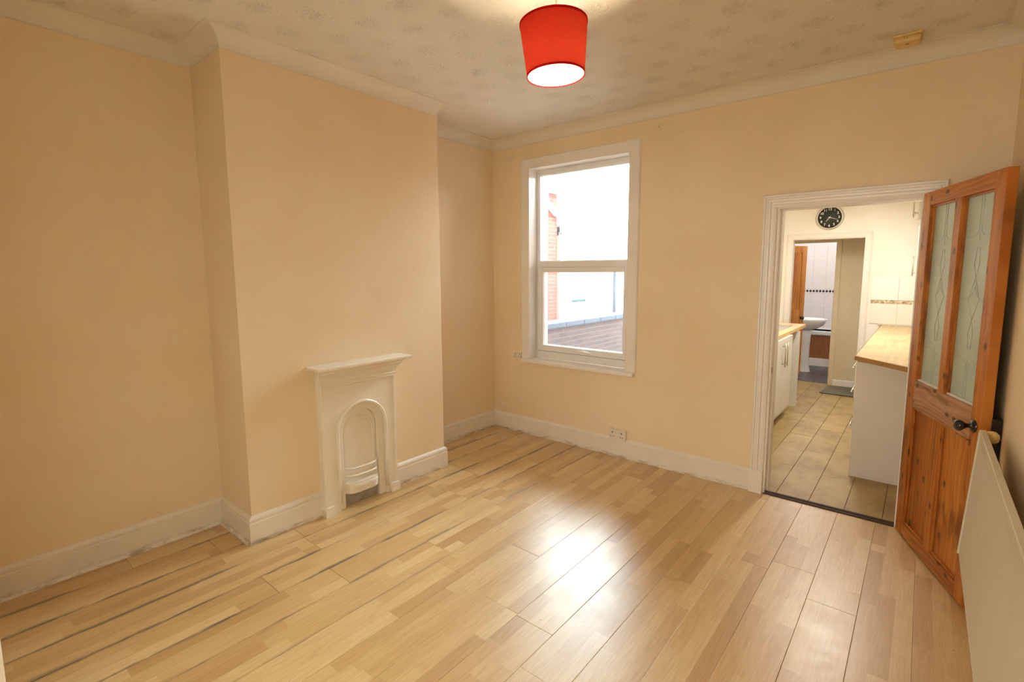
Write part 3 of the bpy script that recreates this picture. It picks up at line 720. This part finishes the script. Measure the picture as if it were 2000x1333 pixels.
struct(B().box(KX0-.1, KX1+.1, .12, KY+.1, KH, KH+.1).obj('ceiling_kitchen', 'kwall'), 'white kitchen ceiling', 'ceiling')
struct(B().box(1.2, KX1+.1, KY+.1, 6.6, KH, KH+.1).obj('ceiling_bathroom', 'kwall'), 'white lobby and bathroom ceiling', 'ceiling')
k2 = B(); k2.sweep([(OX0, .0), (OX0, OH), (OX1, OH), (OX1, .0)], [(0, 0), (0, .016), (.045, .020), (.062, .012), (.062, 0)], XZ(KY), side=1)
k2.box(OX0-.001, OX0+.012, KY-.001, KY+.101, 0, OH-.012).box(OX1-.012, OX1+.001, KY-.001, KY+.101, 0, OH-.012).box(OX0-.001, OX1+.001, KY-.001, KY+.101, OH-.012, OH+.001)
struct(k2.obj('trim_4', 'paint'), 'white surround of the inner doorway under the clock', 'door frame')
# lobby wall and bathroom opening
BX0, BX1, BH = 1.62, 2.405, 1.965
lb = B(); lb.box(BX1, KX1, LY2, LY2+.1, -.05, KH).box(1.2, BX0, LY2, LY2+.1, -.05, KH).box(BX0, BX1, LY2, LY2+.1, BH, KH)
struct(lb.obj('wall_lobby', 'lobby'), 'shaded beige lobby wall beyond the inner doorway', 'wall')
struct(B().box(BX1-.004, BX1+.050, LY2-.014, LY2, 0, BH+.05).box(BX0, BX1-.004, LY2-.014, LY2, BH, BH+.05).box(BX1-.012, BX1, LY2, LY2+.1, 0, BH).obj('trim_5', 'lobby'), 'beige surround of the bathroom doorway', 'door frame')
skirting('baseboard_lobby', [(BX1+.05, LY2), (KX1, LY2)], 'pale skirting board at the foot of the lobby wall', mat='paint').scale = (1, 1, .5)
# bathroom
bf = struct(B().box(1.2, KX1, LY2+.04, 6.5, -.06, -.008).obj('floor_bathroom', 'grout'), 'dark slate-grey tiled bathroom floor', 'floor')
for ix in range(5):
    for iy in range(5):
        x0 = 1.25+.32*ix; y0 = LY2+.045+.32*iy
        B().box(.002, .318, .002, .318, -.008, 0, .001).obj('floor_tile', 'slate', bf, (x0, y0, 0))
struct(B().box(1.1, 1.2, LY2, 6.5, -.05, KH).obj('wall_bathroom_left', 'tile2'), 'white bathroom wall behind the basin', 'wall')
struct(B().box(2.75, 2.85, LY2+.1, 6.5, -.05, KH).obj('wall_bathroom_right', 'tile2'), 'white bathroom wall hidden behind the lobby wall', 'wall')
bw = struct(B().box(1.1, 2.85, 6.4, 6.5, -.05, KH).obj('wall_bathroom_back', 'grout'), 'white tiled bathroom wall with a border of dark diamonds', 'wall')
tw, thh = .20, .25
me = B().box(.001, tw-.001, -.006, 0, .001, thh-.001, .001).mesh('wall_tile', 'tile2')
for i in range(8):
    z = 0.0
    for k in range(8):
        if k == 5: z += .0
        zz = .19+(k-0)*thh if k < 4 else 1.262+(k-4)*thh
        link('wall_tile', me, bw, (1.2+tw*i, 6.4, zz-.0))
bt = B().box(.001, tw-.001, -.006, 0, .001, .070, .001).mesh('border_tile', 'tile2')
dm = B(); dm.prism([(-.022, 0), (0, -.026), (.022, 0), (0, .026)], XZ(0), .005, .009); dme = dm.mesh('diamond', 'diamond')
for i in range(8):
    t_ = link('border_tile', bt, bw, (1.2+tw*i, 6.4, 1.191))
    for q in range(4): link('diamond', dme, t_, (.026+.05*q, 0, .036))
bath = empty('bathtub', (1.95, 5.75, 0), 0, 'white bathtub with a brown wood-effect side panel', 'bathtub')
def pobj(b, name, mat, parent, base, label=None):
    o = b.obj(name, mat, None, None, label); o.parent = parent; o.location = (-base[0], -base[1], -base[2]); return o
bb = B(); ring3 = [(1.2, 2.75, 5.73, 6.39)]
bb.box(1.202, 2.748, 5.715, 5.79, .52, .585, .012).box(1.202, 2.748, 6.33, 6.392, .52, .585, .012).box(1.202, 1.27, 5.79, 6.33, .52, .585, .012).box(2.68, 2.748, 5.79, 6.33, .52, .585, .012)
bb.box(1.27, 1.29, 5.79, 6.33, .2, .56).box(2.66, 2.68, 5.79, 6.33, .2, .56).box(1.29, 2.66, 5.77, 5.79, .2, .56).box(1.29, 2.66, 6.33, 6.35, .2, .56).box(1.27, 2.68, 5.77, 6.35, .18, .2)
pobj(bb, 'tub', 'porcelain', bath, (1.95, 5.75, 0))
pobj(B().box(1.202, 2.748, 5.735, 5.750, .12, .522, .002), 'side_panel', 'bathpanel', bath, (1.95, 5.75, 0), 'brown grooved panel')
pobj(B().box(1.202, 2.748, 5.722, 5.736, 0, .13, .003), 'plinth_board', 'paint', bath, (1.95, 5.75, 0), 'white plinth board')
bs = empty('washbasin', (1.945, 5.12, 0), 0, 'white pedestal washbasin beside the inner pine door', 'washbasin')
b = B(); bm = b.bm
rings = []
for z, sx, sy, ox in ((.655, .075, .07, -.02), (.690, .16, .15, .0), (.745, .235, .22, .01), (.800, .265, .25, .012), (.832, .275, .26, .012), (.840, .268, .254, .012), (.838, .240, .225, .012), (.79, .20, .185, .012), (.73, .10, .09, .0)):
    r = []
    for k in range(36):
        a = 2*math.pi*k/36; cx = math.cos(a); r.append(bm.verts.new((ox+sx*(cx if cx > 0 else cx*.8), sy*math.sin(a), z)))
    rings.append(r)
for a, c in zip(rings, rings[1:]):
    for k in range(36): bm.faces.new((a[k], a[(k+1) % 36], c[(k+1) % 36], c[k])).smooth = True
bm.faces.new(rings[-1]); bm.faces.new(rings[0][::-1])
b.obj('bowl', 'porcelain', bs)
b = B(); b.lathe([(.098, 0), (.090, .02), (.072, .10), (.068, .35), (.075, .55), (.088, .67), (.0, .67)], (0, 0, 0), n=32, sy=.9); b.obj('pedestal', 'porcelain', bs)
b = B(); b.cyl((-.16, 0, .838), (-.16, 0, .90), .014, n=14).tube([(-.16, 0, .895), (-.12, 0, .905), (-.07, 0, .885)], .009, 10); b.obj('tap', 'steel', bs)
# bathroom pine door
d2 = empty('door_2', (1.640, 4.37, 0), math.atan2(.38, .32), 'honey pine panelled bathroom door standing ajar beyond the kitchen', 'door', None, 'structure')
def d2b(name, x0, x1, z0, z1, y0=0, y1=.035, mat='pine_light'):
    return B().box(0, x1-x0, y0, y1, 0, z1-z0, .002).obj(name, mat, d2, (x0, 0, z0))
DW = .50
d2b('stile', 0, .075, .01, 1.945); d2b('stile', DW-.075, DW, .01, 1.945); d2b('muntin', .215, .285, .2, 1.85); d2b('top_rail', .075, DW-.075, 1.85, 1.945)
d2b('lock_rail', .075, DW-.075, .80, 1.0); d2b('bottom_rail', .075, DW-.075, .01, .2)
for x0, x1 in ((.075, .215), (.285, DW-.075)):
    for z0, z1 in ((.2, .8), (1.0, 1.85)): d2b('panel', x0-.002, x1+.002, z0-.002, z1+.002, .011, .021)
B().lathe([(0, 0), (.022, 0), (.010, .008), (.009, .02), (.022, .034), (.022, .046), (0, .052)], (DW-.045, 0, .875), (0, -1, 0), 20).obj('door_knob', 'black', d2)

# kitchen units, sink side
def ubox(name, x0, x1, y0, y1, z0, z1, mat, parent, bev=.002, label=None):
    L = parent.location; b = B(); b.box(x0-L.x, x1-L.x, y0-L.y, y1-L.y, z0, z1, bev); return b.obj(name, mat, parent, None, label)
def bar_handle(parent, p0, p1, outv, r=.0055, off=.028):
    L = parent.location; p0, p1, o = Vector(p0), Vector(p1), Vector(outv)*off
    L = Vector((L.x, L.y, 0)) if parent.parent is None else Vector((parent.parent.location.x, parent.parent.location.y, 0))
    b = B(); b.cyl(p0+o-L, p1+o-L, r, n=14); dd = (p1-p0).normalized()*.028
    for q in (p0+dd, p1-dd): b.cyl(q-L, q+o-L, r*.8, n=10)
    return b.obj('handle', 'steel', parent, None, 'brushed steel bar handle')
su = empty('sink_base_cabinet', (1.95, 2.0, 0), 0, 'white base cabinet under the sink worktop, a steel bar handle on its door', 'cabinet')
ubox('carcass', KX0+.002, 2.262, 1.46, 2.30, .10, .888, 'unit', su)
ubox('plinth', KX0+.002, 2.215, 1.46, 2.30, 0, .10, 'unit', su)
dd_ = ubox('door', 2.264, 2.282, 1.462, 1.878, .105, .885, 'unit', su, .003); bar_handle(dd_, (2.282, 1.83, .60), (2.282, 1.83, .84), (1, 0, 0))
dd_ = ubox('door', 2.264, 2.282, 1.882, 2.298, .105, .885, 'unit', su, .003); bar_handle(dd_, (2.282, 1.93, .60), (2.282, 1.93, .84), (1, 0, 0))
ep = empty('end_panel', (2.0, 2.69, 0), 0, 'plain white support panel closing the far end of the appliance gap', 'panel')
ubox('board', KX0+.002, 2.285, 2.68, 2.698, 0, .888, 'unit', ep)
ep = empty('near_end_panel', (2.0, 1.39, 0), 0, 'plain white support panel at the doorway end of the sink cabinet', 'panel')
ubox('board', KX0+.002, 2.300, 1.400, 1.418, 0, .888, 'unit', ep)
wt = empty('sink_worktop', (2.0, 1.9, .89), 0, 'pale wood-effect worktop over the sink cabinet with its cut end in view', 'worktop')
b = B(); b.box(KX0+.002-2.0, .262, .50-1.9, 3.16-1.9, 0, .040, .005); b.obj('slab', 'worktop2', wt)
sk = empty('sink', (1.98, 2.35, .93), 0, 'inset steel sink rim in the worktop by the doorway edge', 'sink')
b = B(); ring_w = .03
b.box(-.24, .20, -.46, -.43, 0, .006, .002).box(-.24, .20, .43, .46, 0, .006, .002).box(-.24, -.21, -.43, .43, 0, .006, .002).box(.17, .20, -.43, .43, 0, .006, .002); b.obj('rim', 'sink', sk)
b = B(); b.box(-.21, .17, -.43, .43, .0005, .003); b.obj('drainer', 'sink', sk)
b = B()
for q in range(7): b.box(-.16+.045*q, -.15+.045*q, .02, .40, .003, .006, .001)
b.obj('drainer_rib', 'sink', sk)
b = B(); b.box(-.16, .12, -.38, -.04, .003, .0045); b.obj('bowl', 'steel', sk)
b = B(); b.cyl((-.19, -.02, .005), (-.19, -.02, .17), .012, n=14).tube([(-.19, -.02, .16), (-.16, -.02, .22), (-.08, -.02, .23), (-.03, -.02, .19)], .009, 12); b.obj('tap', 'steel', sk)

# kitchen units, long side
DF = 3.004
cb_ = empty('drawer_cabinet', (3.3, 1.05, 0), 0, 'white drawer cabinet end-on under the beech worktop', 'cabinet')
ubox('side_panel', DF, KX1-.002, .742, .760, 0, .890, 'unit2', cb_)
ubox('carcass', DF+.02, KX1-.002, .762, 1.34, .10, .890, 'unit', cb_)
ubox('plinth', DF+.05, KX1-.002, .762, 1.34, 0, .10, 'unit', cb_)
for z0, z1 in ((.70, .885), (.42, .695), (.105, .415)):
    q = ubox('drawer_front', DF, DF+.018, .764, 1.338, z0, z1, 'unit', cb_, .002)
    L = Vector((3.3, 1.05, 0)); zh = z1-.055
    b = B(); b.cyl(Vector((DF-.028, .84, zh))-L, Vector((DF-.028, 1.22, zh))-L, .006, n=12)
    for yy in (.90, 1.16): b.cyl(Vector((DF, yy, zh))-L, Vector((DF-.028, yy, zh))-L, .005, n=10)
    b.obj('handle', 'steel', q, None, 'steel bar handle')
for n_, (y0, y1, lbl) in enumerate(((1.345, 1.94, 'white base cabinet next to the drawer cabinet'), (1.945, 2.54, 'second white base cabinet past the drawer cabinet'), (2.545, 3.595, 'white corner base cabinet at the far wall'))):
    c_ = empty('base_cabinet', (3.3, (y0+y1)/2, 0), 0, lbl, 'cabinet')
    ubox('carcass', DF+.02, KX1-.002, y0, y1, .10, .890, 'unit', c_); ubox('plinth', DF+.05, KX1-.002, y0, y1, 0, .10, 'unit', c_)
    q = ubox('door', DF, DF+.018, y0+.002, y1-.002, .105, .885, 'unit', c_, .002)
    bar_handle(q, (DF, y0+.06, .60), (DF, y0+.06, .84), (-1, 0, 0))
wt = empty('long_worktop', (3.3, 2.0, .893), 0, 'beech-effect worktop with an angled end nearest the doorway', 'worktop')
b = B(); b.prism([(-.312, -1.215), (.298, -1.83), (.298, 1.597), (-.312, 1.597)], XY, 0, .036)
bmesh.ops.bevel(b.bm, geom=[e for e in b.bm.edges if abs(e.verts[0].co.z-e.verts[1].co.z) < 1e-4], offset=.003, segments=2, affect='EDGES')
wo = b.obj('slab', 'worktop', wt)
B().sweep([(-.314, 1.597), (-.314, -1.217), (.297, -1.833)], [(0, .002), (.0015, .002), (.0015, .034), (0, .034)], XY, side=-1).obj('edge_strip', 'oakedge', wt, None, 'darker worktop edge')
us = empty('worktop_upstand', (3.3, 3.59, .93), 0, 'white sealing strip along the back of the beech worktop', 'trim')
B().box(-.35, .296, -.012, .008, 0, .012, .003).obj('strip', 'white_plastic', us)
# splashback tiles on the far wall
spb = struct(B().box(2.862, KX1-.001, KY-.004, KY, .942, 1.506).obj('wall_splashback', 'grout'), 'white tiled splashback with a narrow mosaic border', 'splashback')
for x in (2.864, 2.877+.25, 2.877+.50):
    x1 = {2.864: 3.125}.get(x, min(x+.248, KX1-.002))
    for z0, z1 in ((.944, 1.186), (1.228, 1.504)): B().box(x, x1, KY-.010, KY-.003, z0+.001, z1-.001, .001).obj('wall_tile', 'tile', spb)
tag(B().box(2.862, KX1-.002, KY-.009, KY-.003, 1.188, 1.226).obj('mosaic_strip', 'mosaic', spb), kind='stuff')
# wall cupboards
def cupboard(name, y0, y1, z0, z1, xf, label, handles):
    c_ = empty(name, (3.45, (y0+y1)/2, 0), 0, label, 'cupboard')
    ubox('carcass', xf+.02, KX1-.002, y0, y1, z0, z1, 'unit', c_)
    ym = (y0+y1)/2
    for (a, c, hy) in ((y0+.002, ym-.001, ym-.05), (ym+.001, y1-.002, ym+.05)):
        q = ubox('door', xf, xf+.018, a, c, z0+.002, z1-.002, 'unit', c_, .002)
        if handles: bar_handle(q, (xf, hy, z0+.05), (xf, hy, z0+.25), (-1, 0, 0), .005, .032)
cupboard('wall_cupboard', 2.05, 3.55, 1.47, 2.2, 3.285, 'white wall cupboard over the far end of the beech worktop', True)
cupboard('bridging_cupboard', .90, 1.50, 1.93, 2.40, 3.290, 'short high wall cupboard nearest the doorway, only its handles in view', True)

# clock
ck = empty('wall_clock', (2.378, KY, 2.235), 0, 'round black-faced wall clock with a silver rim above the inner doorway', 'clock')
NY = (0, -1, 0)
B().lathe([(0, 0), (.150, 0), (.153, .008), (.150, .022), (.142, .030), (.133, .028), (.128, .018), (0, .018)], (0, 0, 0), NY, 56).obj('case', 'clockrim', ck)
B().lathe([(.128, .0185), (.128, .020), (0, .020)], (0, 0, 0), NY, 48).obj('dial', 'clockface', ck)
for hnum in range(1, 13):
    a = math.pi/2-2*math.pi*hnum/12
    fc = bpy.data.curves.new('numeral', 'FONT'); fc.body = str(hnum); fc.size = .040; fc.align_x = 'CENTER'; fc.align_y = 'CENTER'; fc.extrude = .0006; fc.offset = .0008
    tmp = bpy.data.objects.new('numeral_curve', fc); COL.objects.link(tmp); bpy.context.view_layer.update()
    me_ = bpy.data.meshes.new_from_object(tmp); bpy.data.objects.remove(tmp); me_.materials.clear(); me_.materials.append(MT['clockwhite'])
    o = bpy.data.objects.new('numeral', me_); COL.objects.link(o); o.parent = ck
    o.location = (.100*math.cos(a), -.0212, .100*math.sin(a)); o.rotation_euler = (math.pi/2, 0, 0)
def hand(name, a_deg, L, w, y):
    a = math.radians(90-a_deg); dx, dz = math.cos(a), math.sin(a); b = B()
    b.prism([(-dx*.015-dz*w, -dz*.015+dx*w), (dx*L-dz*w*.4, dz*L+dx*w*.4), (dx*L+dz*w*.4, dz*L-dx*w*.4), (-dx*.015+dz*w, -dz*.015-dx*w)], XZ(y), 0, .001)
    return b.obj(name, 'clockwhite', ck)
hand('hour_hand', 219, .062, .004, -.0225); hand('minute_hand', 108, .092, .003, -.0240)
B().lathe([(0, .028), (.007, .028), (.007, .0225)], (0, 0, 0), NY, 16).obj('centre_cap', 'clockwhite', ck)

# doormat
dmx = empty('doormat', (2.56, 3.9, 0), 0, 'grey-green doormat lying in the inner doorway', 'doormat')
B().prism([(-.170, -.285), (.214, -.285), (.150, .300), (-.145, .230)], XY, .001, .010).obj('pile', 'mat_rug', dmx)
B().sweep([(-.170, -.285), (.214, -.285), (.150, .300), (-.145, .230)], [(0, .0005), (.010, .0005), (.010, .007), (0, .007)], XY, closed=True, side=1).obj('rubber_border', 'coping', dmx)

# kitchen strip light
kl = empty('ceiling_strip_light', (2.72, 2.0, KH), 0, 'bright strip light on the kitchen ceiling', 'light')
B().box(-.05, .05, -.62, .62, -.035, 0, .004).obj('base', 'white_plastic', kl)
B().box(-.038, .038, -.60, .60, -.075, -.035, .012).obj('diffuser', mat_emit('strip_glow', (1, .95, .76, 1), 9), kl)
light('strip_light', 'AREA', (2.72, 2.0, KH-.085), 31, (1, .965, .90), .12, 1.2)
bl = empty('bathroom_light', (2.0, 5.2, KH), 0, 'round opal light on the bathroom ceiling', 'light')
B().lathe([(.12, 0), (.12, -.03), (.08, -.06), (0, -.07)], n=32).obj('globe', mat_emit('opal_glow', (.93, .96, 1, 1), 6), bl)
light('bathroom_bulb', 'POINT', (2.0, 5.2, KH-.16), 27, (.98, .97, 1), .1)

# ------------------------------------------------------------------ outside the window
struct(B().box(-14, KX0-.14, .3, 16, -.25, -.15).obj('ground_yard', 'concrete'), 'pale concrete yard outside', 'ground')
yw = empty('yard_wall', (-.9, 4.0, -.15), 0, 'brown brick yard wall with a blue-grey coping outside the window', 'wall')
B().box(-.11, .11, -2.6, 4.4, 0, .91).obj('brickwork', 'brick2', yw)
for i in range(14): B().box(-.15, .15, -2.6+.5*i+.004, -2.6+.5*i+.496, .91, .985, .012).obj('coping_stone', 'coping', yw)
nb = empty('neighbour_wing', (-2.6, 6.5, -.15), 0, 'cream painted rear wing with white fascia beyond the yard wall', 'building')
def nbox(b, name, mat, parent=nb, base=(-2.6, 6.5, -.15)):
    o = b.obj(name, mat, None); o.parent = parent
    o.location = (-base[0], -base[1], -base[2]) if parent.parent is None else (0, 0, 0); return o
nbox(B().box(-6.5, -2.5, 4.86, 10.5, -.15, 2.32), 'wall', 'render')
nbox(B().prism([(-6.7, 2.50), (-2.36, 2.50), (-4.5, 2.78)], lambda a, b, h: Vector((a, h, b)), 4.84, 10.6), 'roof', 'slateroof')
nbox(B().box(-2.5, -2.40, 4.86, 10.6, 2.30, 2.50, .006), 'fascia', 'pvc')
nbox(B().box(-2.40, -2.30, 4.86, 10.6, 2.40, 2.50, .03), 'gutter', 'pvc')
wf_ = nbox(B().box(-2.52, -2.46, 5.02, 5.77, .78, 1.52, .005), 'window_frame', 'pvc')
nbox(B().box(-2.50, -2.455, 5.11, 5.66, .93, 1.40), 'pane', 'dglass', wf_)
nbox(B().box(-2.5, -2.38, 4.95, 5.85, .72, .79, .01), 'window_ledge', 'pvc')
nbox(B().cyl((-2.42, 6.9, -.15), (-2.42, 6.9, 1.6), .04, n=14), 'waste_pipe', 'coping')
nbox(B().box(-2.505, -2.45, 8.2, 8.5, 1.75, 2.0), 'vent', 'coping')
nh = empty('neighbour_house', (-2.6, 4.0, -.15), 0, 'tall red brick wall with white gutter and downpipe seen at the window edge', 'building')
base = (-2.6, 4.0, -.15)
def hbox(b, name, mat):
    o = b.obj(name, mat, None); o.parent = nh; o.location = (2.6, -4.0, .15); return o
hbox(B().box(-6.5, -2.5, .8, 4.62, -.15, 3.15), 'brickwork', 'brick')
hbox(B().prism([(-6.7, 3.15), (-2.30, 3.15), (-4.5, 5.0)], lambda a, b, h: Vector((a, h, b)), .7, 4.72), 'roof', 'slateroof')
hbox(B().tube([(-2.36, .8, 3.16), (-2.36, 4.72, 3.13)], .06, 14), 'gutter', 'pvc')
hbox(B().tube([(-2.38, 4.05, 3.10), (-2.38, 4.10, 2.90), (-2.42, 4.45, 2.72), (-2.42, 4.68, 2.66), (-2.42, 4.70, 2.5), (-2.42, 4.70, 0)], .055, 14), 'downpipe', 'pvc')
hbox(B().cyl((-2.42, 4.70, 2.30), (-2.42, 4.70, 2.36), .075, n=14), 'pipe_collar', 'pvc')
hbox(B().box(-2.47, -2.38, 4.62, 4.78, 2.325, 2.345), 'pipe_bracket', 'coping')
hbox(B().box(-2.505, -2.47, 4.02, 4.22, 1.62, 1.80), 'air_brick', 'coping')
struct(B().box(KX0-.13, KX0-.12, .3, LY2, -.15, KH+.1).obj('wall_yard_side', 'brick'), 'red brick outer face of the kitchen wing', 'wall')

# ------------------------------------------------------------------ unseen front room shell, added to keep sky light from the doorway
fr_ = B(); fr_.box(1.2, 1.3, -7, YF-.14, -.05, H).box(4.2, 4.3, -7, YF-.14, -.05, H).box(1.2, 4.3, -7.1, -7, -.05, H)
struct(fr_.obj('wall_front_room', 'kwall'), 'pale walls of the unseen room shell added behind the camera', 'wall')
struct(B().box(1.2, 4.3, -7.1, YF-.14, H, H+.1).obj('ceiling_front_room', 'kwall'), 'white ceiling of the unseen room shell added behind the camera', 'ceiling')
struct(B().box(1.2, 4.3, -7.1, YF-.2, -.06, 0).obj('floor_front_room', 'vinyl'), 'floor of the unseen room shell added behind the camera', 'floor')
